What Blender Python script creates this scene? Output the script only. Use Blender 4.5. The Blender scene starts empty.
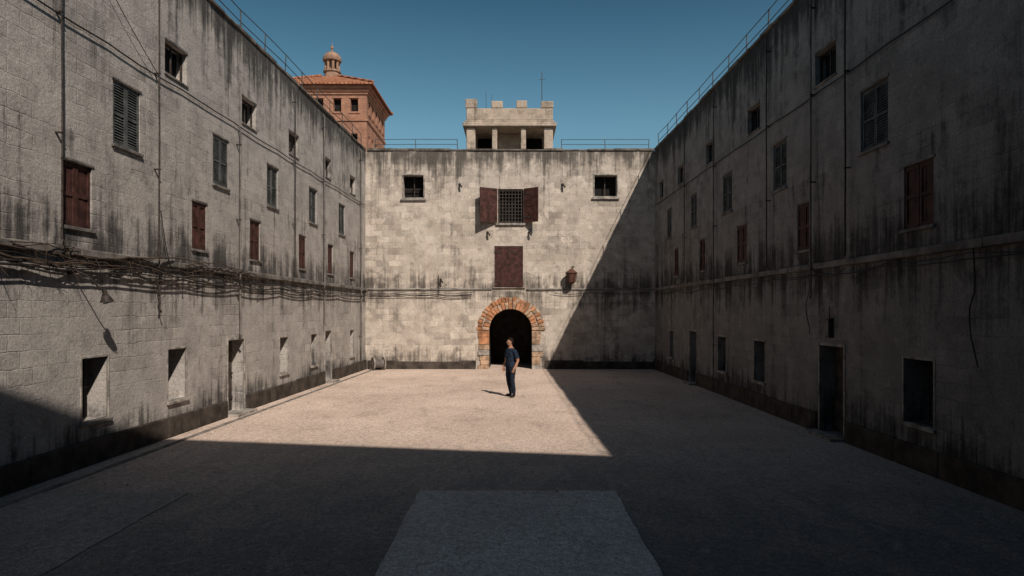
import bpy, math, random
from mathutils import Vector, Matrix, noise as mnoise
random.seed(7)
R=random.uniform
scene=bpy.context.scene
COL=scene.collection
H=9.77

# ------------------------------------------------------------------ materials
def newmat(name):
    m=bpy.data.materials.new(name); m.use_nodes=True
    nt=m.node_tree; b=nt.nodes['Principled BSDF']
    b.inputs['Roughness'].default_value=.9
    b.inputs['Specular IOR Level'].default_value=.2
    return m,nt,b
class G:
    def __init__(s,nt): s.nt=nt
    def n(s,t,ins=None,**kw):
        nd=s.nt.nodes.new(t)
        for k,v in kw.items(): setattr(nd,k,v)
        if ins:
            for k,v in ins.items():
                if isinstance(v,bpy.types.NodeSocket): s.nt.links.new(v,nd.inputs[k])
                else: nd.inputs[k].default_value=v
        return nd
    def math(s,op,a,b=0.0,c=0.0,clamp=False):
        return s.n('ShaderNodeMath',{0:a,1:b,2:c},operation=op,use_clamp=clamp).outputs[0]
    def noise(s,vec,scale,detail=3,rough=.6,dist=0):
        return s.n('ShaderNodeTexNoise',{'Vector':vec,'Scale':scale,'Detail':detail,'Roughness':rough,'Distortion':dist}).outputs['Fac']
    def ramp(s,fac,a,b,c0=0.0,c1=1.0):
        return s.n('ShaderNodeMapRange',{0:fac,1:a,2:b,3:c0,4:c1},interpolation_type='SMOOTHSTEP').outputs[0]
    def mix(s,f,a,b,mode='MIX'):
        nd=s.n('ShaderNodeMix',None,data_type='RGBA',blend_type=mode)
        for i,v in ((0,f),(6,a),(7,b)):
            if isinstance(v,bpy.types.NodeSocket): s.nt.links.new(v,nd.inputs[i])
            else:
                if i and len(v)==3: v=(*v,1)
                nd.inputs[i].default_value=v
        return nd.outputs[2]
    def scale(s,vec,x,y,z):
        return s.n('ShaderNodeVectorMath',{0:vec,1:(x,y,z)},operation='MULTIPLY').outputs[0]
def simple(name,c,var=.35,sc=6,bump=.15,rough=.85,spec=.2,metal=0,bsc=40):
    m,nt,b=newmat(name); g=G(nt)
    v=g.n('ShaderNodeTexCoord').outputs['Object']
    f=g.ramp(g.noise(v,sc,4),.3,.7)
    c0=tuple(x*(1-var) for x in c); c1=tuple(min(1,x*(1+var)) for x in c)
    nt.links.new(g.mix(f,c0,c1),b.inputs['Base Color'])
    bp=g.n('ShaderNodeBump',{'Height':g.noise(v,bsc,2),'Strength':bump,'Distance':.02})
    nt.links.new(bp.outputs[0],b.inputs['Normal'])
    b.inputs['Roughness'].default_value=rough; b.inputs['Specular IOR Level'].default_value=spec
    b.inputs['Metallic'].default_value=metal
    return m

def wall_mat(name,ca,cb,cdark,bw=.5,rh=.25,block=.5,seed=0,grime=1.0,top=H,bumpd=.02,lo=.50,hi=1.02,mot=.55,mort=.55):
    m,nt,b=newmat(name); g=G(nt)
    tc=g.n('ShaderNodeTexCoord').outputs['Object']
    tc=g.n('ShaderNodeVectorMath',{0:tc,1:(seed,0,0)},operation='ADD').outputs[0]
    sp=g.n('ShaderNodeSeparateXYZ',{0:tc}); X,Y,Z=sp.outputs
    flat=g.n('ShaderNodeCombineXYZ',{0:X,1:Z,2:0.0}).outputs[0]
    nz=g.n('ShaderNodeTexNoise',{'Vector':tc,'Scale':3.0,'Detail':2}).outputs['Color']
    wob=g.scale(g.n('ShaderNodeVectorMath',{0:nz,1:(-.5,-.5,-.5)},operation='ADD').outputs[0],.09,.09,0)
    fv=g.n('ShaderNodeVectorMath',{0:flat,1:wob},operation='ADD').outputs[0]
    br=g.n('ShaderNodeTexBrick',{'Vector':fv,'Scale':1.0,'Mortar Size':.012,'Mortar Smooth':.8,'Brick Width':bw,'Row Height':rh,
        'Color1':(0,0,0,1),'Color2':(1,1,1,1),'Mortar':(.5,.5,.5,1),'Bias':0.0})
    big=g.noise(tc,.5,5,.66)
    expo=g.ramp(big,.40,.62,.14,1.0)                       # exposed blockwork vs. rendered-over patches
    col=g.mix(g.ramp(g.noise(tc,.9,5,.65,.3),.32,.68),ca,cb)
    bv=g.ramp(br.outputs['Color'],0,1,1-.34*block,1+.16*block)
    bc=g.n('ShaderNodeCombineXYZ',{0:bv,1:bv,2:bv}).outputs[0]
    col=g.mix(expo,col,g.mix(1.0,col,bc,'MULTIPLY'))
    med=g.noise(tc,2.6,5,.74,.4)
    mo=g.math('MULTIPLY',g.math('MULTIPLY',br.outputs['Fac'],expo),g.ramp(med,.40,.62,.05,mort))
    col=g.mix(mo,col,tuple(x*.42 for x in ca))
    col=g.mix(g.ramp(med,.50,.68,0,mot),col,tuple(x*.48 for x in cb))
    col=g.mix(g.ramp(med,.45,.30,0,mot*.95),col,tuple(min(1,x*1.3) for x in cb))
    # vertical run-off streaks
    st=g.ramp(g.noise(g.scale(tc,2.4,2.4,.21),1.0,6,.7,.3),.32,.70)
    stf=g.ramp(g.noise(g.scale(tc,12,12,.30),1.0,3,.65),.3,.7)
    stm=g.math('ADD',g.math('MULTIPLY',st,.54),g.math('MULTIPLY',stf,.20))
    gr=g.ramp(Z,top-3.4,top,0,.24)
    def band(z0,z1,z2,amp):
        return g.math('MULTIPLY',g.math('MULTIPLY',g.ramp(Z,z0,z1,0,1),g.ramp(Z,z1,z2,1,0)),amp)
    for args in ((top-1.3,top,top+.3,.44),(3.60,3.64,5.0,.46),(2.2,3.48,3.52,.34),(4.4,5.5,5.6,.14),(-.3,.3,1.3,.42)):
        gr=g.math('ADD',gr,band(*args))
    dirt=g.math('ADD',stm,g.math('MULTIPLY',gr,grime))
    dirt=g.math('ADD',dirt,g.math('MULTIPLY',g.math('SUBTRACT',big,.5),.9))
    dirt=g.math('ADD',dirt,g.math('MULTIPLY',g.math('SUBTRACT',med,.5),.6))
    col=g.mix(g.ramp(dirt,lo,hi,0,.93),col,cdark)
    fine=g.ramp(g.noise(tc,24,3,.8),.3,.72,.72,1.14)
    col=g.mix(1.0,col,g.n('ShaderNodeCombineXYZ',{0:fine,1:fine,2:fine}).outputs[0],'MULTIPLY')
    nt.links.new(col,b.inputs['Base Color'])
    hgt=g.math('MULTIPLY',g.math('MULTIPLY',br.outputs['Fac'],expo),-.45)
    hgt=g.math('ADD',hgt,g.math('MULTIPLY',g.noise(tc,8,5,.75),1.1))
    bp=g.n('ShaderNodeBump',{'Height':hgt,'Strength':.8,'Distance':bumpd})
    nt.links.new(bp.outputs[0],b.inputs['Normal'])
    b.inputs['Roughness'].default_value=.95
    return m

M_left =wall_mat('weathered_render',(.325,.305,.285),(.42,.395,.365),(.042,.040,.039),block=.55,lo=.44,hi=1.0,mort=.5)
M_right=wall_mat('weathered_render_shade',(.20,.19,.18),(.26,.25,.236),(.026,.025,.025),block=.55,seed=37,lo=.40,hi=.98,mort=.5)  # darker copy of the left render, the wall's shade put into its colour
M_back =wall_mat('weathered_stone',(.40,.35,.30),(.54,.485,.42),(.075,.067,.06),bw=.55,rh=.27,block=.95,seed=81,grime=.9,lo=.45,hi=1.04,mot=.7,mort=.75)
M_tower=wall_mat('tower_stone',(.36,.30,.24),(.44,.37,.30),(.09,.075,.06),block=.8,seed=11,grime=.3,top=14,lo=.40,hi=1.0,mot=.7)
M_rear =wall_mat('shadow_building_stone',(.20,.19,.17),(.24,.225,.2),(.06,.055,.05),seed=5,top=18)
M_dark =simple('dark_interior',(.010,.009,.009),bump=.05)  # darkness inside openings and passage put into the colour
M_plinth=simple('plinth_stone',(.052,.043,.036),.5,2.5,.5,bsc=14)
M_ledge=simple('ledge_stone',(.14,.13,.118),.5,2.2,.5,bsc=18)
M_cop  =simple('coping_stone',(.12,.105,.09),.5,3,.5,bsc=18)
M_frame=simple('worn_frame',(.25,.23,.205),.5,4,.4,bsc=25)
M_kerb=simple('kerb_stone',(.17,.155,.14),.5,4,.4,bsc=25)
M_brown=simple('oxblood_wood',(.050,.021,.017),.5,5,.3,.7)
M_grey =simple('grey_green_wood',(.068,.074,.072),.5,4,.3,.75)
M_metal=simple('rusted_iron',(.04,.032,.027),.5,10,.3,.6)
M_cable=simple('black_cable',(.020,.018,.017),.3,5,.1,.6)
M_vine =simple('dry_vine',(.055,.04,.03),.5,8,.5,.95)
M_rail =simple('rail_steel',(.06,.06,.06),.3,5,.1,.5)
M_arch =simple('arch_brick',(.34,.165,.085),.5,3.2,.6,bsc=22)
M_arch2=simple('arch_brick_pale',(.32,.22,.15),.5,4,.6,bsc=22)
M_white=simple('enamel_white',(.7,.69,.65),.1,5,.05,.4)
M_pipe =simple('painted_pipe',(.13,.12,.11),.4,3,.2,.7)
M_door =simple('old_door_wood',(.055,.045,.038),.5,4,.4,.8)
M_rust =simple('rust_red',(.10,.045,.032),.4,8,.3,.7)

# ------------------------------------------------------------------ mesh tools
class MB:
    def __init__(s): s.v=[];s.f=[];s.m=[]
    def add(s,vs,fs,m=0,M=None):
        o=len(s.v)
        for p in vs:
            p=Vector(p)
            if M is not None: p=M@p
            s.v.append(tuple(p))
        for f in fs: s.f.append([i+o for i in f]); s.m.append(m)
    def box(s,x0,x1,y0,y1,z0,z1,m=0,M=None):
        s.add([(x0,y0,z0),(x1,y0,z0),(x1,y1,z0),(x0,y1,z0),(x0,y0,z1),(x1,y0,z1),(x1,y1,z1),(x0,y1,z1)],
          [(0,3,2,1),(4,5,6,7),(0,1,5,4),(1,2,6,5),(2,3,7,6),(3,0,4,7)],m,M)
    def quad(s,a,b,c,d,m=0,M=None): s.add([a,b,c,d],[(0,1,2,3)],m,M)
    def cyl(s,p0,p1,r0,r1,n=12,m=0,caps=True):
        p0=Vector(p0);p1=Vector(p1);d=(p1-p0).normalized()
        a=d.orthogonal().normalized(); b=d.cross(a)
        vs=[]
        for p,r in ((p0,r0),(p1,r1)):
            for i in range(n):
                t=2*math.pi*i/n; vs.append(p+a*math.cos(t)*r+b*math.sin(t)*r)
        fs=[(i,(i+1)%n,n+(i+1)%n,n+i) for i in range(n)]
        if caps: fs+= [tuple(range(n))[::-1],tuple(range(n,2*n))]
        s.add(vs,fs,m)
    def obj(s,name,mats,parent=None,bevel=0,smooth=False):
        me=bpy.data.meshes.new(name); me.from_pydata(s.v,[],s.f)
        for m in mats: me.materials.append(m)
        for p,i in zip(me.polygons,s.m): p.material_index=i; p.use_smooth=smooth
        me.update()
        o=bpy.data.objects.new(name,me); COL.objects.link(o)
        if parent: o.parent=parent
        if bevel:
            b=o.modifiers.new('bevel','BEVEL'); b.width=bevel; b.segments=2; b.limit_method='ANGLE'
        return o
def empty(name,loc=(0,0,0),rz=0):
    e=bpy.data.objects.new(name,None); COL.objects.link(e); e.location=loc; e.rotation_euler=(0,0,rz); e.empty_display_size=.3
    return e
def tubes(name,paths,mat,parent=None,r=.01,smooth=False):
    cu=bpy.data.curves.new(name,'CURVE'); cu.dimensions='3D'; cu.bevel_depth=1.0; cu.bevel_resolution=1; cu.use_fill_caps=True
    for p in paths:
        rr=r
        if isinstance(p,tuple): p,rr=p
        sp=cu.splines.new('POLY'); sp.points.add(len(p)-1)
        for i,q in enumerate(p):
            sp.points[i].co=(*q,1); sp.points[i].radius=rr if not callable(rr) else rr(i/(len(p)-1))
        sp.use_smooth=True
    cu.materials.append(mat)
    o=bpy.data.objects.new(name,cu); COL.objects.link(o)
    if parent: o.parent=parent
    return o
def sag(a,b,s,n=10,j=0):
    a=Vector(a);b=Vector(b);out=[]
    for i in range(n+1):
        t=i/n; p=a.lerp(b,t); p.z-=s*4*t*(1-t)
        if 0<i<n: p.z+=R(-j,j); p.y-=abs(R(0,j))*.5
        out.append(p)
    return out

def panel(mb,u0,u1,z0,z1,ops,wm=0,dm=1,M=None):
    """front face at y=0 with real recessed openings (a,b,c,d,depth)"""
    us=sorted({u0,u1,*[o[0] for o in ops],*[o[1] for o in ops]})
    zs=sorted({z0,z1,*[o[2] for o in ops],*[o[3] for o in ops]})
    for i in range(len(us)-1):
        for j in range(len(zs)-1):
            cu=(us[i]+us[i+1])/2; cz=(zs[j]+zs[j+1])/2
            if any(o[0]<cu<o[1] and o[2]<cz<o[3] for o in ops): continue
            mb.quad((us[i],0,zs[j]),(us[i+1],0,zs[j]),(us[i+1],0,zs[j+1]),(us[i],0,zs[j+1]),wm,M)
    for o in ops:
        a,b,c,d,dp=o[:5]
        if len(o)>5: continue
        mb.quad((a,0,c),(a,0,d),(a,dp,d),(a,dp,c),wm,M)
        mb.quad((b,0,d),(b,0,c),(b,dp,c),(b,dp,d),wm,M)
        mb.quad((a,0,d),(b,0,d),(b,dp,d),(a,dp,d),wm,M)
        mb.quad((b,0,c),(a,0,c),(a,dp,c),(b,dp,c),wm,M)
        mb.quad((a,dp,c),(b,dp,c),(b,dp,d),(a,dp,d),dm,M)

def louvre(mb,a,b,c,d,y,m=0,M=None):
    t=.045; mid=(a+b)/2
    for (p,q) in ((a,mid-.004),(mid+.004,b)):
        mb.box(p,p+.05,y,y+t,c,d,m,M); mb.box(q-.05,q,y,y+t,c,d,m,M)
        for zz in (c,(c+d)/2-.03,d-.06): mb.box(p+.05,q-.05,y+.002,y+t,zz,zz+.06,m,M)
        z=c+.075
        while z<d-.09:
            if abs(z-(c+d)/2)>.05:
                mb.add([(p+.05,y+.006,z),(q-.05,y+.006,z),(q-.05,y+.036,z+.045),(p+.05,y+.036,z+.045),
                        (p+.05,y+.016,z-.004),(q-.05,y+.016,z-.004),(q-.05,y+.043,z+.041),(p+.05,y+.043,z+.041)],
                        [(0,1,2,3),(4,7,6,5),(0,4,5,1),(3,2,6,7)],m,M)
            z+=.05
def boards(mb,a,b,c,d,y,m=0,M=None,mm=1):
    n=max(3,round((b-a)/.13)); w=(b-a)/n
    for i in range(n):
        off=R(0,.008)
        mb.box(a+i*w+.004,a+(i+1)*w-.004,y+off,y+.04,c+R(0,.012),d-R(0,.012),m,M)
    for zz in (c+(d-c)*.16,c+(d-c)*.8): mb.box(a+.02,b-.02,y-.022,y+.001,zz,zz+.08,m,M)
    mb.box(a-.01,a+.18,y-.03,y-.023,c+(d-c)*.16+.02,c+(d-c)*.16+.06,mm,M)

def ring_frame(mb,a,b,c,d,w,y0,y1,m=0):
    mb.box(a-w,a,y0,y1,c-w,d+w,m); mb.box(b,b+w,y0,y1,c-w,d+w,m)
    mb.box(a,b,y0,y1,d,d+w,m); mb.box(a,b,y0,y1,c-w,c,m)

def coping(u0,u1,y0,y1,parent,name='coping'):
    mb=MB(); u=u0
    while u<u1-.01:
        l=min(R(.7,1.3),u1-u)
        a=R(-.02,.02)
        mb.box(u+.002,u+l-.002,y0+a,y1,H+.002,H+.09+R(-.03,.03),0)
        u+=l
    return mb.obj(name,[M_cop],parent,bevel=.02)

def railing(parent_frame,pts_u,y,h=.62,ymax=None,name='railing'):
    root=empty(name); root.matrix_world=parent_frame.copy()
    posts=[];rails=[]
    u0,u1=pts_u; n=max(1,int((u1-u0)/1.55)); P=[]
    for i in range(n+1):
        u=u0+(u1-u0)*i/n; P.append((u+R(-.02,.02),y+R(-.03,.03)))
    for u,yy in P: posts.append(([(u,y,H+.05),(u+R(-.03,.03),yy,H+.1+h)],.017))
    for k in (.48,.98):
        rails.append(([(u,yy,H+.1+h*k+R(-.012,.012)) for u,yy in P],.013))
    tubes('posts',posts,M_rail,root); tubes('rails',rails,M_rail,root)
    return root

# ------------------------------------------------------------------ side walls
def side_wall(name,sgn,loc,rz,mat,top,gray,brown,low,doors):
    root=empty(name,loc,rz)
    F=lambda a,b:(a,b) if sgn>0 else (-b,-a)
    TOP=[(*F(*q),7.48,8.15) for q in top]; GR=[(*F(*q),5.6,6.75) for q in gray]
    BR=[(*F(*q),3.98,5.03) for q in brown]; LO=[(*F(*q),.74,1.8) for q in low]; DO=[(*F(*q),.03,1.87) for q in doors]
    ops=[(*o,.24) for o in TOP]+[(*o,.16) for o in GR]+[(*o,.15) for o in BR]+[(*o,.5) for o in LO]+[(*o,.5) for o in DO]
    U0,U1=F(-3.0,30.6)
    mb=MB(); panel(mb,U0,U1,-.3,H,ops)
    T=1.3
    mb.quad((U0,0,H),(U1,0,H),(U1,T,H),(U0,T,H)); mb.quad((U0,T,-.3),(U1,T,-.3),(U1,T,H),(U0,T,H))
    mb.quad((U0,0,-.3),(U0,T,-.3),(U0,T,H),(U0,0,H)); mb.quad((U1,0,-.3),(U1,T,-.3),(U1,T,H),(U1,0,H))
    mb.obj('masonry',[mat,M_dark],root)
    t=MB()
    edges=[U0]+sorted(sum([[d[0]-.13,d[1]+.13] for d in DO],[]))+[U1]
    for i in range(0,len(edges),2):
        u=edges[i]
        while u<edges[i+1]-.01:
            l=min(R(1.2,2.2),edges[i+1]-u)
            t.box(u+.003,u+l-.003,-.07+R(-.008,.008),.05,-.3,.42+R(-.02,.02)); u+=l
    t.obj('plinth',[M_plinth],root,bevel=.02)
    t=MB(); u=U0
    while u<U1-.01:
        l=min(R(1.0,1.9),U1-u); j=R(-.01,.01)
        t.box(u+.003,u+l-.003,-.085+j,.03,3.50,3.63+R(-.012,.012)); u+=l
    t.obj('string_course',[M_ledge],root,bevel=.02)
    t=MB()
    for a,b,c,d in LO+DO:
        ring=.045 if c>.1 else .06
        if c<.1:
            t.box(a-ring,a,-.02,.04,-.05,d+ring); t.box(b,b+ring,-.02,.04,-.05,d+ring); t.box(a,b,-.018,.04,d,d+ring)
            t.box(a-.1,b+.1,-.32,-.021,-.1,.06)
        else: ring_frame(t,a,b,c,d,ring,-.012,.04)
    for a,b,c,d in LO: t.box(a-.07,b+.07,-.06,-.013,c-.07,c-.01)
    t.obj('stone_frames',[M_frame],root,bevel=.008)
    t=MB()
    for a,b,c,d in BR+GR:
        t.box(a-.05,b+.05,-.05,.1,c-.06,c-.003)
        t.box(a-.04,b+.04,-.022,.1,d+.003,d+.05)
    for a,b,c,d in TOP: t.box(a-.03,b+.03,-.03,.08,c-.05,c-.003); t.box(a-.02,b+.02,-.02,.08,d+.003,d+.06)
    t.obj('sills',[M_ledge],root,bevel=.008)
    t=MB()
    for a,b,c,d in TOP:
        t.box(a,a+.04,.1,.14,c,d); t.box(b-.04,b,.1,.14,c,d); t.box(a+.04,b-.04,.1,.14,d-.04,d)
        t.box((a+b)/2-.015,(a+b)/2+.015,.105,.135,c,d-.04)
    for a,b,c,d in LO:
        for k in range(1,4):
            x=a+(b-a)*k/4; t.box(x-.009,x+.009,.30,.318,c,d)
        t.box(a,b,.302,.316,(c+d)/2-.01,(c+d)/2+.01)
    t.obj('window_bars',[M_metal],root)
    t=MB()
    for a,b,c,d in GR: louvre(t,a+.012,b-.012,c+.012,d-.012,-.0+R(0,.04))
    t.obj('louvred_shutters',[M_grey],root)
    t=MB()
    for a,b,c,d in BR:
        y=.02+R(0,.03)
        for s in (0,1):
            p=a+.01+s*(b-a)/2; q=p+(b-a)/2-.018
            t.box(p,p+.05,y-.02,y+.03,c+.01,d-.01); t.box(q-.05,q,y-.02,y+.03,c+.01,d-.01)
            for zz in (c+.01,(c+d)/2-.03,d-.08): t.box(p+.05,q-.05,y-.018,y+.03,zz,zz+.07)
            n=3; w=(q-p-.1)/n
            for i in range(n): t.box(p+.05+i*w+.003,p+.05+(i+1)*w-.003,y+R(-.004,.004),y+.02,c+.05,d-.05)
    t.obj('wooden_shutters',[M_brown],root)
    t=MB()
    for a,b,c,d in DO:
        boards(t,a+.02,b-.02,c+.02,d-.01,.3)
        t.cyl((b-.14,.28,1.0),(b-.14,.24,1.0),.03,.03,8,1)
    t.obj('doors',[M_door,M_metal],root)
    coping(U0,U1,-.05,T,root)
    return root,F

L,FL=side_wall('stone_wall',1,(-7.508,0,0),math.radians(90)-math.atan(.0264),M_left,
  [(4.0,4.9),(8.0,8.9),(13.93,14.82),(17.62,18.51),(21.0,21.85),(24.5,25.3),(28.0,28.8)],
  [(3.2,4.1),(7.9,8.75),(12.21,13.05),(16.02,16.81),(19.28,20.1),(22.9,23.7),(26.4,27.2)],
  [(2.5,3.2),(7.0,7.75),(10.89,11.63),(15.04,15.7),(18.12,18.78),(21.9,22.5),(25,25.6),(28,28.6)],
  [(3,3.7),(7.4,8.1),(11.37,12.06),(14.05,14.78),(20.26,20.93),(23.1,23.7),(28,28.6)],
  [(16.81,17.74),(24.65,25.4)])
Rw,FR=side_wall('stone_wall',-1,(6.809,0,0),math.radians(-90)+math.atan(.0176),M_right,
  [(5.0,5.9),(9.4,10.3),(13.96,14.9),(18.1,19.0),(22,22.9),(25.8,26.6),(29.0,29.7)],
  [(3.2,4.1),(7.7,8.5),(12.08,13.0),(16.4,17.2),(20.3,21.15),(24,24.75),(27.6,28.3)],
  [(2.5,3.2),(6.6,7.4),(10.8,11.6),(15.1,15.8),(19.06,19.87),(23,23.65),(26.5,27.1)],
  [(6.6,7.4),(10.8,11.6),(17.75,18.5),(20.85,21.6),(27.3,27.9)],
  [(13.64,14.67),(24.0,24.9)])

# ------------------------------------------------------------------ back wall
B=empty('stone_wall',(0,30.6,0),0)
ac,ar,az=-.2,.96,1.73
BW=[(-5.02,-4.08,7.66,8.70),(3.54,4.58,7.72,8.70),(-.76,.36,6.54,8.07),(-.92,.36,3.66,5.51)]
mb=MB()
ops=[(*BW[0],.5),(*BW[1],.5),(*BW[2],.5),(*BW[3],.2),(ac-ar,ac+ar,-.3,az+ar,0,'x')]
panel(mb,-9.5,9.5,-.3,H,ops)
N=28; D=4.6
arc=[(ac+ar*math.cos(math.pi-math.pi*i/N),az+ar*math.sin(math.pi*i/N)) for i in range(N+1)]
for (x0,z0),(x1,z1) in zip(arc,arc[1:]):
    mb.quad((x0,0,z0),(x1,0,z1),(x1,0,az+ar),(x0,0,az+ar),0)
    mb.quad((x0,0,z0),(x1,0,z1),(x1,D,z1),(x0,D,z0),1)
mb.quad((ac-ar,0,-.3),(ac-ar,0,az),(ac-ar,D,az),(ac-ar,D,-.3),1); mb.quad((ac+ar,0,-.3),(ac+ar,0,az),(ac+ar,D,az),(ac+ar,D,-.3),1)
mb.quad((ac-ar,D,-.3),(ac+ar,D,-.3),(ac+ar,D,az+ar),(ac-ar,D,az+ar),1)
T=5
mb.quad((-9.5,0,H),(9.5,0,H),(9.5,T,H),(-9.5,T,H)); mb.quad((-9.5,T,-.3),(9.5,T,-.3),(9.5,T,H),(-9.5,T,H))
for x in (-9.5,9.5): mb.quad((x,0,-.3),(x,T,-.3),(x,T,H),(x,0,H))
mb.obj('masonry',[M_back,M_dark],B)
t=MB(); boards(t,ac-ar+.01,ac+ar-.01,.02,2.7,3.9,0); t.obj('inner_door',[M_door,M_metal],B)
t=MB()
for a,b in ((-6.6,-1.75),(1.35,6.2)):
    u=a
    while u<b-.01:
        l=min(R(1,1.8),b-u); t.box(u+.003,u+l-.003,-.07+R(-.01,.01),.05,-.3,.36+R(-.03,.03)); u+=l
t.obj('plinth',[M_plinth],B,bevel=.02)
t=MB()
for a,b in ((-6.6,-1.02),(.5,6.2)):
    u=a
    while u<b-.01:
        l=min(R(1,1.8),b-u); t.box(u+.003,u+l-.003,-.05+R(-.01,.01),.05,3.52,3.61+R(-.015,.015)); u+=l
t.obj('string_course',[M_ledge],B,bevel=.02)
t=MB(); nv=21
for ringi,(r0,r1,pr) in enumerate(((ar-.01,ar+.30,-.09),(ar+.315,ar+.54,-.055))):
    n=nv if ringi==0 else 27
    for i in range(n):
        g0=.012
        a0=math.pi*i/n+g0*.6; a1=math.pi*(i+1)/n-g0*.6
        rr1=r1+R(-.04,.05); rr0=r0+(R(-.0,.015) if ringi==0 else 0); y=pr+R(-.02,.02)
        vs=[]
        for yy in (y,.05):
            for a_,r_ in ((a0,rr0),(a1,rr0),(a1,rr1),(a0,rr1)):
                vs.append((ac+r_*math.cos(a_),yy,az+r_*math.sin(a_)))
        t.add(vs,[(0,1,2,3),(7,6,5,4),(0,4,5,1),(1,5,6,2),(2,6,7,3),(3,7,4,0)],random.choice((0,0,0,1,1)) )
for s in (-1,1):
    z=-.1
    while z<az-.02:
        h=min(R(.2,.34),az-.01-z); w=R(.34,.52)
        x0=ac+s*(ar-.008); x1=ac+s*(ar+w)
        t.box(min(x0,x1),max(x0,x1),-.08+R(-.02,.02),.05,z+.005,z+h-.005,random.choice((1,2,2)) if z<1.0 else random.choice((0,1))); z+=h
t.obj('brick_arch',[M_arch,M_arch2,M_frame],B,bevel=.025)
t=MB()
for a,b,c,d in BW[:2]:
    ring_frame(t,a+.02,b-.02,c+.02,d-.02,.06,-.03,.06)
    t.box(a-.1,b+.1,-.1,-.031,c-.12,c-.04)
t.box(-.86,.46,-.1,.1,6.44,6.535); t.box(-1.0,.46,-.09,.1,3.625,3.655)
t.obj('stone_frames',[M_frame],B,bevel=.01)
t=MB()
a,b,c,d=BW[2]
for k in range(8):
    x=a+(b-a)*(k+.5)/8; t.box(x-.016,x+.016,.06,.092,c,d)
for k in range(10):
    z=c+(d-c)*(k+.5)/10; t.box(a,b,.066,.086,z-.013,z+.013)
t.box(-5.0,-4.1,.3,.34,8.1,8.13); t.box(-4.57,-4.53,.3,.34,7.68,8.68); t.box(4.04,4.08,.3,.34,7.74,8.68)
t.obj('window_grille',[M_metal],B)
t=MB()
def leaf(mb,w,h,M):
    mb.box(0,.08,-.025,.025,0,h,0,M); mb.box(w-.08,w,-.025,.025,0,h,0,M)
    for zz in (0,h*.5-.04,h-.09): mb.box(.08,w-.08,-.023,.023,zz,zz+.09,0,M)
    mb.box(.08,w-.08,-.008,.012,.05,h-.05,0,M)
    for i in range(4):
        ww=(w-.18)/4
        for z0,z1 in ((.1,h*.5-.05),(h*.5+.06,h-.1)): mb.box(.09+i*ww+.008,.09+(i+1)*ww-.008,-.020+R(-.003,.003),-.006,z0,z1,0,M)
    for zz in (.2,h-.28): mb.box(-.02,w*.55,-.034,-.026,zz,zz+.05,1,M)
h=1.52
leaf(t,.86,h,Matrix.Translation((-.80,-.05,6.55))@Matrix.Rotation(math.radians(180+30),4,'Z'))
leaf(t,.76,h,Matrix.Translation((.40,-.05,6.55))@Matrix.Rotation(math.radians(-36),4,'Z'))
leaf(t,.63,1.80,Matrix.Translation((-.91,.01,3.69)))
leaf(t,.63,1.80,Matrix.Translation((-.275,-.01,3.69)))
t.obj('wooden_shutters',[M_brown,M_metal],B)
coping(-6.62,6.22,-.05,.5,B)
hooks=[]
for x,z in ((-2.45,8.2),(2.15,8.2),(-1.2,6.05),(.65,6.05),(-3.3,3.95)):
    hooks.append(([(x,.03,z+.06),(x,-.16,z+.06),(x+.04,-.2,z-.04)],.03))
    hooks.append(([(x-.05,-.02,z+.1),(x+.08,-.2,z-.08)],.035))
tubes('iron_brackets',hooks,M_metal,B)

# ------------------------------------------------------------------ railings
bpy.context.view_layer.update()
railing(L.matrix_world,(-2.5,30.4),.12)
railing(Rw.matrix_world,(-30.4,2.5),.12)
railing(B.matrix_world,(-6.3,-2.6),.12,.45); railing(B.matrix_world,(2.1,6.0),.12,.45)

# ------------------------------------------------------------------ stone watchtower
W=empty('stone_watchtower',(-.25,31.8,H))
t=MB()
hx=2.02; dep=3.2
t.box(-hx-.02,hx+.02,-.02,dep+.02,.01,.35)
cols=[(-hx,-hx+.42),(-.82,-.58),(.52,.76),(hx-.42,hx)]
for a,b in cols:
    t.box(a,b,0,.34,.352,1.40); t.box(a,b,dep-.34,dep,.352,1.40)
for s in (-1,1):
    t.box(s*hx-(.4 if s>0 else 0),s*hx+(0 if s>0 else .4),1.3,1.7,.352,1.40)
t.box(-.575,.515,1.2,dep-.35,.352,1.40)
t.box(-hx-.16,hx+.16,-.16,dep+.16,1.402,1.60)
t.box(-hx-.06,hx+.06,-.06,dep+.06,1.602,1.70)
for (x0,x1,y0,y1) in ((-hx,hx,0,.25),(-hx,hx,dep-.25,dep),(-hx,-hx+.25,.252,dep-.252),(hx-.25,hx,.252,dep-.252)):
    t.box(x0,x1,y0,y1,1.702,2.28)
mw=.52
for i in range(4):
    x=-hx+i*(2*hx-mw)/3
    for y in (0,dep-.25): t.box(x-.01+R(-.04,.02),x+mw+R(-.04,.02),y-.012,y+.262,2.282,2.68+R(-.08,.05))
for i in range(1,3):
    y=.1+i*(dep-mw)/3
    for x in (-hx,hx-.25): t.box(x-.01,x+.26,y,y+mw,2.282,2.70)
t.obj('masonry',[M_tower],W,bevel=.04)
t=MB(); t.box(-1.6,1.6,2.2,2.3,.355,1.398); t.obj('dark_backing',[M_dark],W)
tubes('antenna_mast',[([(1.52,.4,1.7),(1.52,.4,4.1)],.018),([(1.37,.4,3.75),(1.67,.4,3.75)],.01),([(-1.1,.3,2.2),(-1.12,.3,3.15)],.012),([(-.85,.3,2.2),(-.83,.3,3.0)],.01)],M_rail,W)

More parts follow.
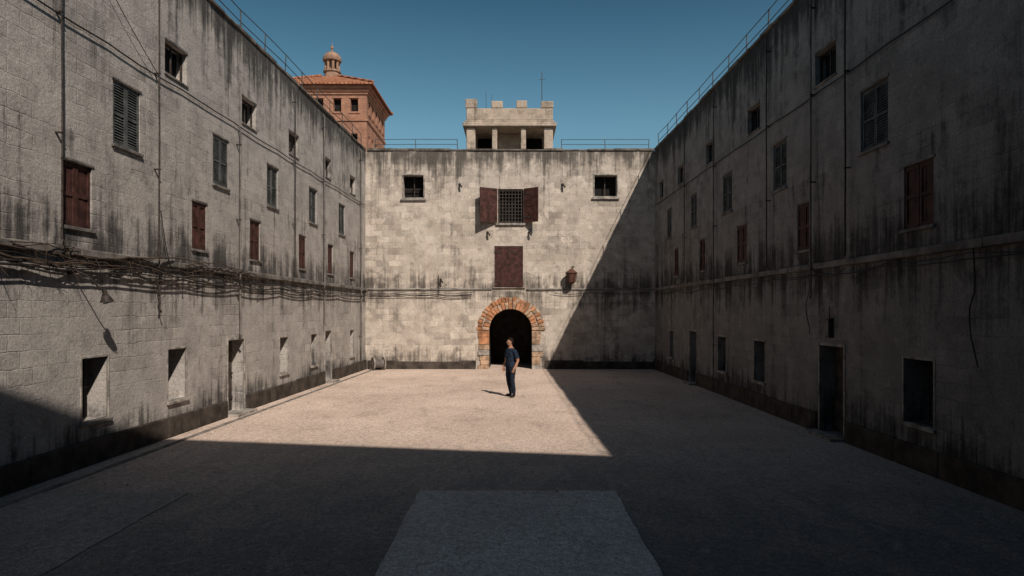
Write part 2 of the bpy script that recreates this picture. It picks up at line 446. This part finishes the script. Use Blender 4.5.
# ------------------------------------------------------------------ brick tower
def brick_mat():
    m,nt,b=newmat('terracotta_brick'); g=G(nt)
    tc=g.n('ShaderNodeTexCoord').outputs['Object']; sp=g.n('ShaderNodeSeparateXYZ',{0:tc})
    v=g.n('ShaderNodeCombineXYZ',{0:g.math('ADD',sp.outputs[0],sp.outputs[1]),1:sp.outputs[2]}).outputs[0]
    br=g.n('ShaderNodeTexBrick',{'Vector':v,'Scale':1.0,'Mortar Size':.012,'Brick Width':.3,'Row Height':.1,'Color1':(.27,.11,.065,1),'Color2':(.38,.19,.12,1),'Mortar':(.32,.23,.17,1)})
    c=g.mix(g.ramp(g.noise(tc,.8,5),.35,.7,0,.65),br.outputs['Color'],(.19,.10,.07))
    nt.links.new(c,b.inputs['Base Color'])
    bp=g.n('ShaderNodeBump',{'Height':g.math('ADD',g.noise(tc,20,2),br.outputs['Fac']),'Strength':.5,'Distance':.01}); nt.links.new(bp.outputs[0],b.inputs['Normal'])
    return m
M_brick=brick_mat()
def tile_mat():
    m,nt,b=newmat('roof_tiles'); g=G(nt)
    tc=g.n('ShaderNodeTexCoord').outputs['Object']; sp=g.n('ShaderNodeSeparateXYZ',{0:tc})
    v=g.n('ShaderNodeCombineXYZ',{0:g.math('ADD',sp.outputs[0],sp.outputs[1]),1:g.math('MULTIPLY',sp.outputs[2],2.2)}).outputs[0]
    br=g.n('ShaderNodeTexBrick',{'Vector':v,'Scale':1.0,'Mortar Size':.03,'Brick Width':.25,'Row Height':.3,'Color1':(.28,.11,.06,1),'Color2':(.42,.2,.11,1),'Mortar':(.13,.05,.03,1)})
    nt.links.new(br.outputs['Color'],b.inputs['Base Color'])
    bp=g.n('ShaderNodeBump',{'Height':br.outputs['Fac'],'Strength':.7,'Distance':-.04}); nt.links.new(bp.outputs[0],b.inputs['Normal'])
    return m
M_tile=tile_mat()
BT=empty('brick_tower',(-12.1,45.2,0))
w=2.92; t=MB(); Zt=16.55
def wins(xs): return [(x-.24,x+.24,14.95,15.75,.3) for x in xs]+[(x-.2,x+.2,12.9,13.6,.3) for x in xs]
for k in range(4):
    M=Matrix.Rotation(k*math.pi/2,4,'Z')@Matrix.Translation((0,-w,0))
    panel(t,-w,w,0,Zt,wins((-2.15,-1.1,0,1.1,2.15)),0,1,M)
t.obj('brick_walls',[M_brick,M_dark],BT)
t=MB()
for z0,z1,o in ((14.35,14.5,.07),(16.0,16.15,.08),(16.15,16.32,.16),(16.32,16.56,.26)):
    t.box(-w-o,w+o,-w-o,w+o,z0,z1-.003)
for k in range(4):
    M=Matrix.Rotation(k*math.pi/2,4,'Z')@Matrix.Translation((0,-w,0))
    for x in (-2.15,-1.1,0,1.1,2.15): t.box(x-.34,x+.34,-.05,.0,14.82,14.93,0,M); t.box(x-.3,x+.3,-.04,0,15.77,15.87,0,M)
t.obj('cornice',[M_brick],BT,bevel=.01)
t=MB(); e=w+.48; q=.55; zb=16.6; zt=17.95
vs=[(-e,-e,zb),(e,-e,zb),(e,e,zb),(-e,e,zb),(-q,-q,zt),(q,-q,zt),(q,q,zt),(-q,q,zt),(-e,-e,zb-.1),(e,-e,zb-.1),(e,e,zb-.1),(-e,e,zb-.1)]
t.add(vs,[(0,1,5,4),(1,2,6,5),(2,3,7,6),(3,0,4,7),(4,5,6,7),(8,9,1,0),(9,10,2,1),(10,11,3,2),(11,8,0,3),(11,10,9,8)])
for sx,sy in ((1,1),(1,-1),(-1,1),(-1,-1)): t.cyl((sx*e,sy*e,zb+.03),(sx*q,sy*q,zt+.04),.09,.09,8)
t.obj('tiled_roof',[M_tile],BT)
t=MB(); n=8
t.cyl((0,0,17.75),(0,0,18.35),.52,.50,16); t.cyl((0,0,18.35),(0,0,18.45),.58,.58,16)
for i in range(n):
    a=2*math.pi*(i+.5)/n; x,y=.42*math.cos(a),.42*math.sin(a); t.cyl((x,y,18.4),(x,y,19.1),.085,.085,8)
t.cyl((0,0,19.1),(0,0,19.22),.60,.62,16)
t.cyl((0,0,18.4),(0,0,19.1),.2,.2,8)
prev=.58
for i in range(1,7):
    a=math.pi/2*i/6; r1=.58*math.cos(a)+.02; t.cyl((0,0,19.22+.5*math.sin(math.pi/2*(i-1)/6)),(0,0,19.22+.5*math.sin(a)),prev,r1,16,0,False); prev=r1
t.cyl((0,0,19.7),(0,0,19.95),.09,.05,8); t.cyl((0,0,19.95),(0,0,20.1),.1,.1,8); t.cyl((0,0,20.1),(0,0,20.4),.03,.01,6)
t.obj('cupola',[simple('cupola_stone',(.26,.17,.12),.3,4,.3)],BT)

# ------------------------------------------------------------------ unseen building behind the viewer, roofline shaped to cast the near shadow
SB=empty('shadow_building',(0,-3,0))
prof=[(-12,-.3),(-12,H),(-4.6,H),(-.81,14.18),(1.52,16.9),(9.42,15.3),(14,14.4),(14,-.3)]
t=MB(); n=len(prof)
vs=[(x,0,z) for x,z in prof]+[(x,-8,z) for x,z in prof]
t.add(vs,[tuple(range(n)),tuple(range(2*n-1,n-1,-1))]+[(i,i+n,(i+1)%n+n,(i+1)%n) for i in range(n)])
t.obj('masonry',[M_rear],SB)
t=MB()
for x in (-5,-1.5,2,5.2):
    for z in (1.0,5.4): t.box(x-.45,x+.45,.002,.06,z,z+1.5)
t.obj('shadow_building_shutters',[M_brown],SB,bevel=.01)

# ------------------------------------------------------------------ ground
def ground_mat(name,ca,cb,seed=0,slab=False):
    m,nt,b=newmat(name); g=G(nt)
    tc0=g.n('ShaderNodeTexCoord').outputs['Object']
    tc=g.n('ShaderNodeVectorMath',{0:tc0,1:(seed,seed*.7,0)},operation='ADD').outputs[0]
    c=g.mix(g.ramp(g.noise(tc,.35,5,.65),.32,.68),ca,cb)
    md=g.noise(g.scale(tc,1,.5,1),1.5,6,.76,.5)
    if not slab:   # near ground darkened: foreground shade put into the colour, broken up by noise
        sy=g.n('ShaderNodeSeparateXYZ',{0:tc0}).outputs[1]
        shade_fade=g.ramp(g.math('ADD',sy,g.math('MULTIPLY',g.math('SUBTRACT',md,.5),14.0)),6.0,15.0,0,1)
        c=g.mix(shade_fade,(.185,.18,.172),c)
    c=g.mix(g.ramp(md,.50,.70,0,.5),c,tuple(x*.5 for x in ca))
    c=g.mix(g.ramp(md,.44,.30,0,.3),c,tuple(min(1,x*1.2) for x in cb))
    vo=g.n('ShaderNodeTexVoronoi',{'Vector':tc,'Scale':65.0})
    sp=g.n('ShaderNodeSeparateColor',{0:vo.outputs['Color']}).outputs[0]
    s=g.ramp(sp,0,1,.70,1.30)
    s2=g.ramp(g.noise(tc,10,4,.8),.3,.7,.78,1.2); s=g.math('MULTIPLY',s,s2)
    c=g.mix(1.0,c,g.n('ShaderNodeCombineXYZ',{0:s,1:s,2:s}).outputs[0],'MULTIPLY')
    hh=g.math('ADD',g.math('MULTIPLY',sp,.2),g.math('MULTIPLY',g.noise(tc,5,5,.74),1.3))
    if slab:
        dv=g.n('ShaderNodeTexNoise',{'Vector':tc,'Scale':1.8,'Detail':4}).outputs['Color']
        wv=g.n('ShaderNodeVectorMath',{0:tc,1:g.scale(dv,.7,.7,0)},operation='ADD').outputs[0]
        cr=g.n('ShaderNodeTexVoronoi',{'Vector':wv,'Scale':.7},feature='DISTANCE_TO_EDGE').outputs['Distance']
        cm=g.math('MULTIPLY',g.ramp(cr,.0,.006,1,0),g.ramp(g.noise(tc,.6,2),.45,.62,0,.55))
        c=g.mix(cm,c,tuple(x*.4 for x in ca)); hh=g.math('SUBTRACT',hh,g.math('MULTIPLY',cm,.5))
    nt.links.new(c,b.inputs['Base Color'])
    bp=g.n('ShaderNodeBump',{'Height':hh,'Strength':.55,'Distance':.016}); nt.links.new(bp.outputs[0],b.inputs['Normal'])
    b.inputs['Roughness'].default_value=.9
    return m
M_ground=ground_mat('dusty_asphalt_near_shade',(.45,.36,.30),(.56,.455,.385))
M_slab=ground_mat('cracked_concrete',(.47,.45,.425),(.60,.575,.54),13,True)
M_slab2=ground_mat('patched_asphalt',(.245,.235,.22),(.31,.30,.28),29,True)
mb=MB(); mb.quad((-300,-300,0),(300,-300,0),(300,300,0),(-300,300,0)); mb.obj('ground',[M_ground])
def slabobj(x0,x1,y0,y1,z,mat):
    mb=MB()
    def edge(a,b,k,ph):
        out=[]
        for i in range(k):
            t_=i/k; w_=.03*mnoise.noise((t_*9,ph,0))+.018*mnoise.noise((t_*40,ph,5))
            dx,dy=b[0]-a[0],b[1]-a[1]; l=math.hypot(dx,dy)
            out.append((a[0]+dx*t_-dy/l*w_,a[1]+dy*t_+dx/l*w_))
        return out
    P=edge((x0,y0),(x1,y0),30,1)+edge((x1,y0),(x1,y1),80,2)+edge((x1,y1),(x0,y1),40,3)+edge((x0,y1),(x0,y0),80,4)
    k=len(P)
    mb.add([(x,y,z) for x,y in P]+[(x,y,-.05) for x,y in P],[tuple(range(k))]+[(i,i+k,(i+1)%k+k,(i+1)%k) for i in range(k)])
    return mb.obj('concrete_slab',[mat])
slabobj(-1.37,1.44,2.5,9.81,.022,M_slab)
slabobj(-6.85,-4.66,2.5,9.75,.010,M_slab2)
t=MB(); u=-2
while u<30.3:
    l=R(.7,1.1); t.box(u+.006,u+l-.006,-.50+R(-.006,.006),-.40,-.05,.014+R(0,.012)); u+=l
ks=t.obj('gutter_kerb',[M_kerb],None,bevel=.006); ks.matrix_world=L.matrix_world.copy()
random.seed(99); t=MB()
for i in range(1500):
    y=5+24*R(0,1)**1.5; x=R(-6.6,6.2)
    if R(0,1)<.6: x=random.choice((-6.75+abs(random.gauss(0,.35)),6.3-abs(random.gauss(0,.35))))
    r_=R(.005,.015)*(1.5 if R(0,1)<.06 else 1)
    vs=[]
    for (a_,b_,c_) in ((1,0,0),(-1,0,0),(0,1,0),(0,-1,0),(0,0,1),(0,0,-1)):
        vs.append((x+a_*r_*R(.7,1.3),y+b_*r_*R(.7,1.3),r_*.35+c_*r_*R(.5,.8)+(.022 if -1.37<x<1.44 and y<9.81 else 0)))
    t.add(vs,[(0,2,4),(2,1,4),(1,3,4),(3,0,4),(2,0,5),(1,2,5),(3,1,5),(0,3,5)])
t.obj('gravel',[M_kerb])

# ------------------------------------------------------------------ cables, pipes, vines
def framed(o,frame): o.matrix_world=frame.copy(); return o
def cables(frame,F,seed,nlow=3,name='wall_cable'):
    random.seed(seed); P=[]
    def pt(Y,y,z): return (F(Y,Y)[0],y,z)
    ys=[-2,3,6.5,9.8,12,14.5,17,20,23,26,30.3]
    for k,(z0,rr) in enumerate(((7.30,.014),)):
        for a,b in zip(ys,ys[1:]): P.append((sag(pt(a,-.05-.03*k,z0+.02*k),pt(b,-.05-.03*k,z0),R(.01,.05),8,.004),rr))
    for k in range(nlow):
        z0=3.42-.05*k; prev=z0
        for a,b in zip(ys,ys[1:]):
            nx=z0+R(-.03,.03)
            P.append((sag(pt(a,-.09-.015*k,prev),pt(b,-.09-.015*k,nx),R(.01,.09),10,.008),.010+.002*k)); prev=nx
    return framed(tubes(name,P,M_cable),frame)
cables(L.matrix_world,FL,3,4); cables(Rw.matrix_world,FR,4,2)
random.seed(21)
def pipes(frame,F,lst,name='drainpipe'):
    for Y,z0,z1,rr,mt in lst:
        u=F(Y,Y)[0]; root=empty(name); root.matrix_world=frame.copy()
        pts=[(u,-.05,z1),(u+R(-.01,.01),-.1,z1-.15)]
        z=z1-.3
        while z>z0: pts.append((u+R(-.012,.012),-.1,z)); z-=.8
        pts+= [(u,-.1,z0+.05),(u+.03,-.13,z0-.03)]
        tubes('pipe',[(pts,rr)],mt,root)
        t=MB(); z=z1-.5
        while z>z0+.3: t.box(u-rr-.01,u+rr+.01,-.1-rr-.004,.0,z,z+.022); z-=1.9
        t.obj('brackets',[M_metal],root)
pipes(L.matrix_world,FL,[(10.75,3.7,9.7,.014,M_metal),(13.55,2.6,9.7,.016,M_metal),(17.3,1.98,7.3,.022,M_pipe),(21.3,3.7,9.6,.016,M_metal),(24.3,2.1,9.6,.022,M_pipe),(29.5,.5,9.6,.03,M_pipe)])
pipes(Rw.matrix_world,FR,[(13.4,3.7,9.7,.018,M_metal),(14.9,2.9,9.7,.022,M_pipe),(17.4,3.7,9.7,.016,M_metal),(21.8,.5,9.6,.022,M_pipe),(25.3,3.7,9.6,.018,M_metal)])
P=[]
for Y,z0,dz in ((13.45,3.4,.75),(14.4,3.4,.3),(18.4,3.4,.4)):
    p=[(Y,-.1,z0)]
    for i in range(1,8): p.append((Y+R(-.03,.03)+.04*i/8,-.1-R(0,.03),z0-dz*i/7))
    P.append((p,.011))
P.append((sag((10.75,-.1,9.2),(13.55,-.1,7.25),.1,10),.008)); P.append((sag((13.6,-.1,4.6),(14.3,-.1,3.5),.5,10),.010))
framed(tubes('loose_cable',P,M_cable),L.matrix_world)
P=[]
for Y,z0,dz in ((9.75,3.5,1.7),(15.0,3.4,1.3)):
    p=[(-Y,-.1,z0)]
    for i in range(1,9): p.append((-Y+R(-.03,.03)+.08*math.sin(i),-.1-R(0,.03),z0-dz*i/8))
    P.append((p,.010))
P.append((sag((-13.4,-.1,3.45),(-15,-.1,3.6),.22,10),.010))
framed(tubes('loose_cable',P,M_cable),Rw.matrix_world)
P=[]
for k in range(3):
    xs=[-6.5,-5,-3.4,-1.9]
    for a,b in zip(xs,xs[1:]): P.append((sag((a,-.09-.02*k,3.42-.06*k),(b,-.09-.02*k,3.42-.06*k+R(-.04,.04)),R(.01,.09),9,.01),.013))
for a,b,z in ((1.6,3.4,3.42),(3.4,6.1,3.42)): P.append((sag((a,-.09,z),(b,-.09,z),R(.04,.1),9,.01),.011))
P.append(([(-3.4,-.06,3.4),(-3.42,-.06,4.2)],.012))
framed(tubes('wall_cable',P,M_cable),B.matrix_world)
random.seed(5); P=[]
def vine(u,z,length,r0,dr):
    p=[];y=-.12; du=.09
    n=int(length/du); ph=R(0,6)
    for i in range(n+1):
        p.append((u,y,z)); u+=du; z+=dr*du+.03*mnoise.noise((u*1.7,ph,0))+R(-.010,.010); y=-.12-.06*mnoise.noise((u*1.3,ph,3))+R(-.01,.01)
        z=min(max(z,3.05),3.72); y=min(y,-.05)
    P.append((p,lambda t,r0=r0:r0*(1-.75*t)+.002)); return p
for i in range(22):
    u=7.5+15*(R(0,1)**1.6); ln=R(1.5,5); q=vine(u,R(3.38,3.6),min(ln,30-u),R(.008,.026)*(1.0 if u<14 else .6),R(-.05,.01))
    for k in range(4):
        a=Vector(random.choice(q)); b=[a]
        d=Vector((R(-.5,1),R(-.3,.1),R(-1,.3))).normalized()
        for s in range(5): b.append(b[-1]+d*R(.03,.07)+Vector((R(-.02,.02),R(-.02,.01),R(-.03,.01))))
        for v in b: v.y=min(v.y,-.03)
        P.append((b,lambda t:.006*(1-t)+.0018))
framed(tubes('dead_vine',P,M_vine),L.matrix_world)

# ------------------------------------------------------------------ wall lamp, lantern, drum
WL=empty('wall_lamp'); WL.matrix_world=L.matrix_world@Matrix.Translation((11.05,0,3.25))
tubes('arm',[([(0,-.02,.0),(.02,-.14,-.01),(.07,-.26,-.08),(.16,-.34,-.2),(.27,-.37,-.3),(.33,-.38,-.34)],.013)],M_metal,WL)
t=MB(); t.cyl((0,0,0),(0,-.05,0),.06,.05,12,0)
t.cyl((.33,-.38,-.30),(.34,-.38,-.38),.035,.045,12,0); t.cyl((.34,-.38,-.38),(.37,-.39,-.48),.05,.10,16,0,False); t.cyl((.37,-.39,-.48),(.372,-.39,-.495),.105,.105,16,0,False)
t.cyl((.345,-.38,-.40),(.374,-.395,-.52),.045,.07,14,1)
t.obj('lamp_head',[M_metal,M_white],WL)
LN=empty('wall_lantern',(2.5,30.6,4.15))
t=MB(); t.cyl((0,-.34,-.28),(0,-.34,.12),.17,.23,12,0); t.cyl((0,-.34,.12),(0,-.34,.16),.27,.27,12,0); t.cyl((0,-.34,.16),(0,-.34,.32),.25,.05,12,0); t.cyl((0,-.34,-.34),(0,-.34,-.28),.1,.17,12,0)
for i in range(6):
    a=i*math.pi/3; t.cyl((.19*math.cos(a),-.34+.19*math.sin(a),-.27),(.25*math.cos(a),-.34+.25*math.sin(a),.12),.014,.014,6,1)
t.obj('body',[M_rust,M_metal],LN)
tubes('bracket',[([(0.15,.02,.42),(.1,-.2,.45),(0,-.34,.40),(0,-.34,.3)],.02),([(.15,0,.1),(.12,-.1,.2),(.05,-.2,.44)],.013)],M_metal,LN)
DR=empty('cable_drum',(-6.0,30.0,0)); DR.rotation_euler=(0,0,.5)
t=MB()
for x in (-.24,.24): t.cyl((x-.025,0,.29),(x+.025,0,.29),.29,.29,24,0)
t.cyl((-.21,0,.29),(.21,0,.29),.19,.19,20,1); t.cyl((-.28,0,.29),(.28,0,.29),.04,.04,10,1)
t.obj('drum',[M_frame,M_pipe],DR,bevel=.005)
SG=empty('meter_box'); SG.matrix_world=Rw.matrix_world@Matrix.Translation((-14.15,0,2.25))
t=MB(); t.box(-.09,.09,-.1,.0,-.2,.2,0); t.box(-.075,.075,-.112,-.1,-.17,.17,1); t.cyl((0,-.05,.2),(0,-.05,.45),.012,.012,8,0); t.obj('box',[M_metal,M_pipe],SG,bevel=.006)

# ------------------------------------------------------------------ man
def skin(vs,es,rs,lv=2):
    me=bpy.data.meshes.new('sk'); me.from_pydata(vs,es,[]); o=bpy.data.objects.new('sk',me); COL.objects.link(o)
    md=o.modifiers.new('s','SKIN'); md.use_smooth_shade=True
    for i,r in enumerate(rs):
        sv=me.skin_vertices[0].data[i]; sv.radius=(r,r); sv.use_root=(i==0)
    sd=o.modifiers.new('d','SUBSURF'); sd.levels=lv; sd.render_levels=lv
    dg=bpy.context.evaluated_depsgraph_get(); dg.update()
    out=bpy.data.meshes.new_from_object(o.evaluated_get(dg)); bpy.data.objects.remove(o)
    V=[v.co.copy() for v in out.vertices]; Fc=[tuple(p.vertices) for p in out.polygons]; return V,Fc
def build_man(rz,loc):
    root=empty('man',loc,math.radians(rz))
    ch=[((0,0,.95),.138),((0,-.005,1.06),.130),((0,-.01,1.2),.146),((0,0,1.34),.158),((0,.01,1.43),.113),((0,.0,1.51),.062),((0,-.015,1.565),.058),
        ((0,-.03,1.625),.074),((0,-.025,1.69),.088),((0,-.015,1.735),.066)]
    vs=[c[0] for c in ch]; rs=[c[1] for c in ch]; es=[(i,i+1) for i in range(len(ch)-1)]
    def chain(start,pts):
        p=start
        for c,r in pts: vs.append(c); rs.append(r); es.append((p,len(vs)-1)); p=len(vs)-1
    chain(3,[((.125,.01,1.405),.078),((.20,.02,1.37),.068),((.235,.045,1.24),.056),((.26,.07,1.11),.046),((.262,.02,.99),.042),((.243,-.055,.885),.031),((.238,-.075,.84),.031)])
    chain(3,[((-.125,.01,1.405),.078),((-.20,.02,1.37),.068),((-.235,.03,1.24),.056),((-.26,.04,1.12),.046),((-.262,-.02,1.0),.042),((-.252,-.08,.89),.031),((-.249,-.10,.845),.031)])
    chain(0,[((.098,0,.86),.110),((.108,-.015,.70),.096),((.118,-.035,.49),.072),((.12,-.0,.34),.070),((.122,.03,.12),.056),((.122,.035,.05),.046),((.137,-.06,.045),.048),((.147,-.145,.035),.040)])
    chain(0,[((-.098,0,.86),.110),((-.118,.01,.70),.096),((-.145,.03,.49),.072),((-.16,.08,.34),.070),((-.175,.13,.12),.056),((-.175,.14,.05),.046),((-.20,.05,.045),.048),((-.215,-.035,.035),.040)])
    V,Fc=skin(vs,es,rs)
    out=[];mats=[]
    for v in V:
        c=v.copy()
        if .85<c.z<1.47 and abs(c.x)<.17: c.y*=.85
        if .80<c.z<1.46 and abs(c.x)<.19: c.x*=1.05
        n=mnoise.noise(c*9)*.010+mnoise.noise(c*22)*.004
        if 1.45>c.z>.1: c.x+=n; c.y+=n
        out.append(c)
    zmin=min(c.z for c in out)
    for c in out: c.z=max(c.z-zmin*.5,0) if zmin<0 else c.z
    def mid(f):
        s=Vector((0,0,0))
        for i in f: s+=out[i]
        return s/len(f)
    shirt=set()
    for f in Fc:
        c=mid(f); ax=abs(c.x)
        arm= ax>(.19 if c.z>1.02 else .212) and c.z>.8
        if c.z<.085: m=2
        elif arm: m=1 if c.z>1.175 else 3
        elif c.z>1.475: m=3
        elif c.z>.915: m=1
        else: m=0
        mats.append(m)
        if m==1: shirt.update(f)
    me=bpy.data.meshes.new('body'); me.from_pydata([tuple(v) for v in out],[],Fc); me.update()
    nor=[v.normal.copy() for v in me.vertices]
    for i in shirt:
        me.vertices[i].co=out[i]+nor[i]*(.014+.012*mnoise.noise(out[i]*14))
    for m_ in (simple('jeans',(.016,.021,.034),.4,18,.5,1,.05,bsc=60),simple('navy_shirt',(.018,.027,.046),.4,14,.5,1,.05,bsc=50),simple('dark_shoes',(.015,.012,.011),.2,10),simple('skin',(.33,.18,.12),.15,10,.1,.6)): me.materials.append(m_)
    for p,m in zip(me.polygons,mats): p.material_index=m; p.use_smooth=True
    o=bpy.data.objects.new('body',me); COL.objects.link(o); o.parent=root
    Mskin=me.materials[3]
    def hand(wr,d,pn,side,curl,name):
        d=Vector(d).normalized(); pn=Vector(pn).normalized(); s=d.cross(pn).normalized()*side; W_=Vector(wr)
        hb=MB()
        pv=[W_-d*.03,W_+d*.03,W_+d*.075]; V,Fc=skin([tuple(p) for p in pv],[(0,1),(1,2)],[.030,.042,.044],2)
        V=[ (p-(p-W_).dot(pn)*pn*.45) for p in V]; hb.add(V,Fc)
        for k,(off,L_) in enumerate(((-.030,.074),(-.010,.084),(.010,.078),(.030,.062))):
            p=W_+d*.06+s*off; pts=[p]; dd=d.copy(); c=curl*(1+.15*k)
            for j,fr in enumerate((.5,.3,.25)):
                dd=(dd*math.cos(c)+pn*math.sin(c)).normalized()
                pts.append(pts[-1]+dd*L_*fr*1.15); c=curl*(1+.1*k)
            V,Fc=skin([tuple(q) for q in pts],[(0,1),(1,2),(2,3)],[.0105,.0105,.0095,.009],1); hb.add(V,Fc)
        p=W_+d*.018-s*.02; td=(d*.75-s*.6+pn*.3).normalized(); pts=[p,p+td*.04,p+td*.065+d*.008,p+td*.078+d*.03]
        V,Fc=skin([tuple(q) for q in pts],[(0,1),(1,2),(2,3)],[.016,.014,.012,.010],1); hb.add(V,Fc)
        hb.obj(name,[Mskin],root,smooth=True)
    hand((.241,-.06,.88),(-.05,-.25,-.95),(-1,-.1,.05),-1,.28,'left_hand')
    hand((-.252,-.085,.885),(.05,-.25,-.95),(1,-.1,.05),1,.28,'right_hand')
    hd=MB()
    def ell(c,r,n=14,m=0,cond=None,M=None):
        vs=[];fs=[]
        for i in range(n+1):
            th=math.pi*i/n
            for j in range(n*2):
                ph=2*math.pi*j/(n*2); vs.append((c[0]+r[0]*math.sin(th)*math.cos(ph),c[1]+r[1]*math.sin(th)*math.sin(ph),c[2]+r[2]*math.cos(th)))
        for i in range(n):
            for j in range(n*2):
                q=(i*n*2+j,(i+1)*n*2+j,(i+1)*n*2+(j+1)%(n*2),i*n*2+(j+1)%(n*2))
                if cond:
                    cc=sum((Vector(vs[k]) for k in q),Vector())/4
                    if not cond(cc): continue
                fs.append(q)
        hd.add(vs,fs,m,M)
    ell((0,-.02,1.672),(.074,.094,.112),18,0)
    ell((0,-.070,1.605),(.042,.040,.036),12,0)
    ell((0,-.115,1.655),(.012,.018,.024),8,0)
    ell((0,-.118,1.645),(.017,.012,.010),8,0)
    for s in (-1,1):
        ell((s*.075,-.015,1.662),(.012,.02,.032),8,0)
        ell((s*.03,-.102,1.682),(.012,.006,.007),8,1); ell((s*.03,-.107,1.682),(.005,.003,.005),6,2)
        ell((s*.03,-.106,1.70),(.018,.008,.005),6,2)
    ell((0,-.108,1.622),(.022,.006,.005),8,3)
    def hair(c):
        f=c.y+.02
        lim=1.735 if f<-.045 else (1.735-(f+.045)*1.3 if f<.06 else 1.60)
        return c.z>lim
    ell((0,-.012,1.682),(.083,.100,.114),26,2,hair)
    ho=hd.obj('head',[Mskin,simple('eye_white',(.6,.58,.55),.05),simple('dark_hair',(.018,.013,.010),.4,30,.6,1,.05,bsc=120),simple('lips',(.27,.10,.08),.1)],root,smooth=True)
    piv=Matrix.Translation((0,-.02,0))
    ho.matrix_local=piv@Matrix.Rotation(math.radians(-22),4,'Z')@piv.inverted()
    t=MB()
    def ringat(c,rx,ry,h,m,n=24,th=.006):
        vs=[]
        for z in (0,h):
            for rr in (0,th):
                for i in range(n):
                    a=2*math.pi*i/n; vs.append((c[0]+(rx+rr)*math.cos(a),c[1]+(ry+rr)*math.sin(a),c[2]+z))
        fs=[]
        for i in range(n):
            j=(i+1)%n; fs+=[(n+i,n+j,3*n+j,3*n+i),(i,2*n+i,2*n+j,j),(i,j,n+j,n+i),(2*n+i,3*n+i,3*n+j,2*n+j)]
        t.add(vs,fs,m)
    ringat((0,-.0,1.475),.058,.054,.03,1)
    t.obj('collar',[me.materials[0],me.materials[1]],root,smooth=True)
    return root
build_man(-52,(-.13,20.65,0))

# ------------------------------------------------------------------ light, sky, camera
d=Vector((-.51,1.0,-1.0)).normalized()
sl=bpy.data.lights.new('sun','SUN'); sl.energy=5.0; sl.angle=math.radians(.5); sl.color=(1.0,.88,.77)
so=bpy.data.objects.new('sun',sl); COL.objects.link(so); so.rotation_euler=d.to_track_quat('-Z','Y').to_euler(); so.location=(8,-12,30)
wd=bpy.data.worlds.new('World'); scene.world=wd; wd.use_nodes=True; nt=wd.node_tree; g=G(nt)
bg=nt.nodes['Background']
sky=nt.nodes.new('ShaderNodeTexSky'); sky.sky_type='NISHITA'; sky.sun_disc=False
sky.sun_elevation=math.radians(41.7); sky.sun_rotation=math.radians(153); sky.air_density=1.0; sky.dust_density=1.0; sky.ozone_density=1.5
hs=g.n('ShaderNodeHueSaturation',{'Hue':.472,'Saturation':1.2,'Value':1.0,'Color':sky.outputs[0]})
gz=g.n('ShaderNodeSeparateXYZ',{0:g.n('ShaderNodeTexCoord').outputs['Generated']}).outputs[2]
gf=g.n('ShaderNodeValToRGB',{0:gz}); cr=gf.color_ramp
cr.elements[0].position=.15; cr.elements[0].color=(1,.97,.95,1)
cr.elements[1].position=.75; cr.elements[1].color=(.26,.33,.38,1)
e_=cr.elements.new(.26); e_.color=(1,.93,.90,1)
e_=cr.elements.new(.42); e_.color=(.50,.53,.56,1)
sc_=g.mix(1.0,hs.outputs[0],gf.outputs[0],'MULTIPLY')
nt.links.new(sc_,bg.inputs['Color']); bg.inputs['Strength'].default_value=.09
cam=bpy.data.cameras.new('camera'); cam.sensor_width=36; cam.lens=36*683/1024; cam.clip_end=1500; cam.shift_x=-3/1024; cam.shift_y=23/1024
co=bpy.data.objects.new('camera',cam); COL.objects.link(co); co.location=(0,0,2.6); co.rotation_euler=(math.radians(90),0,0)
scene.camera=co
scene.view_settings.view_transform='Standard'; scene.view_settings.look='None'; scene.view_settings.exposure=0
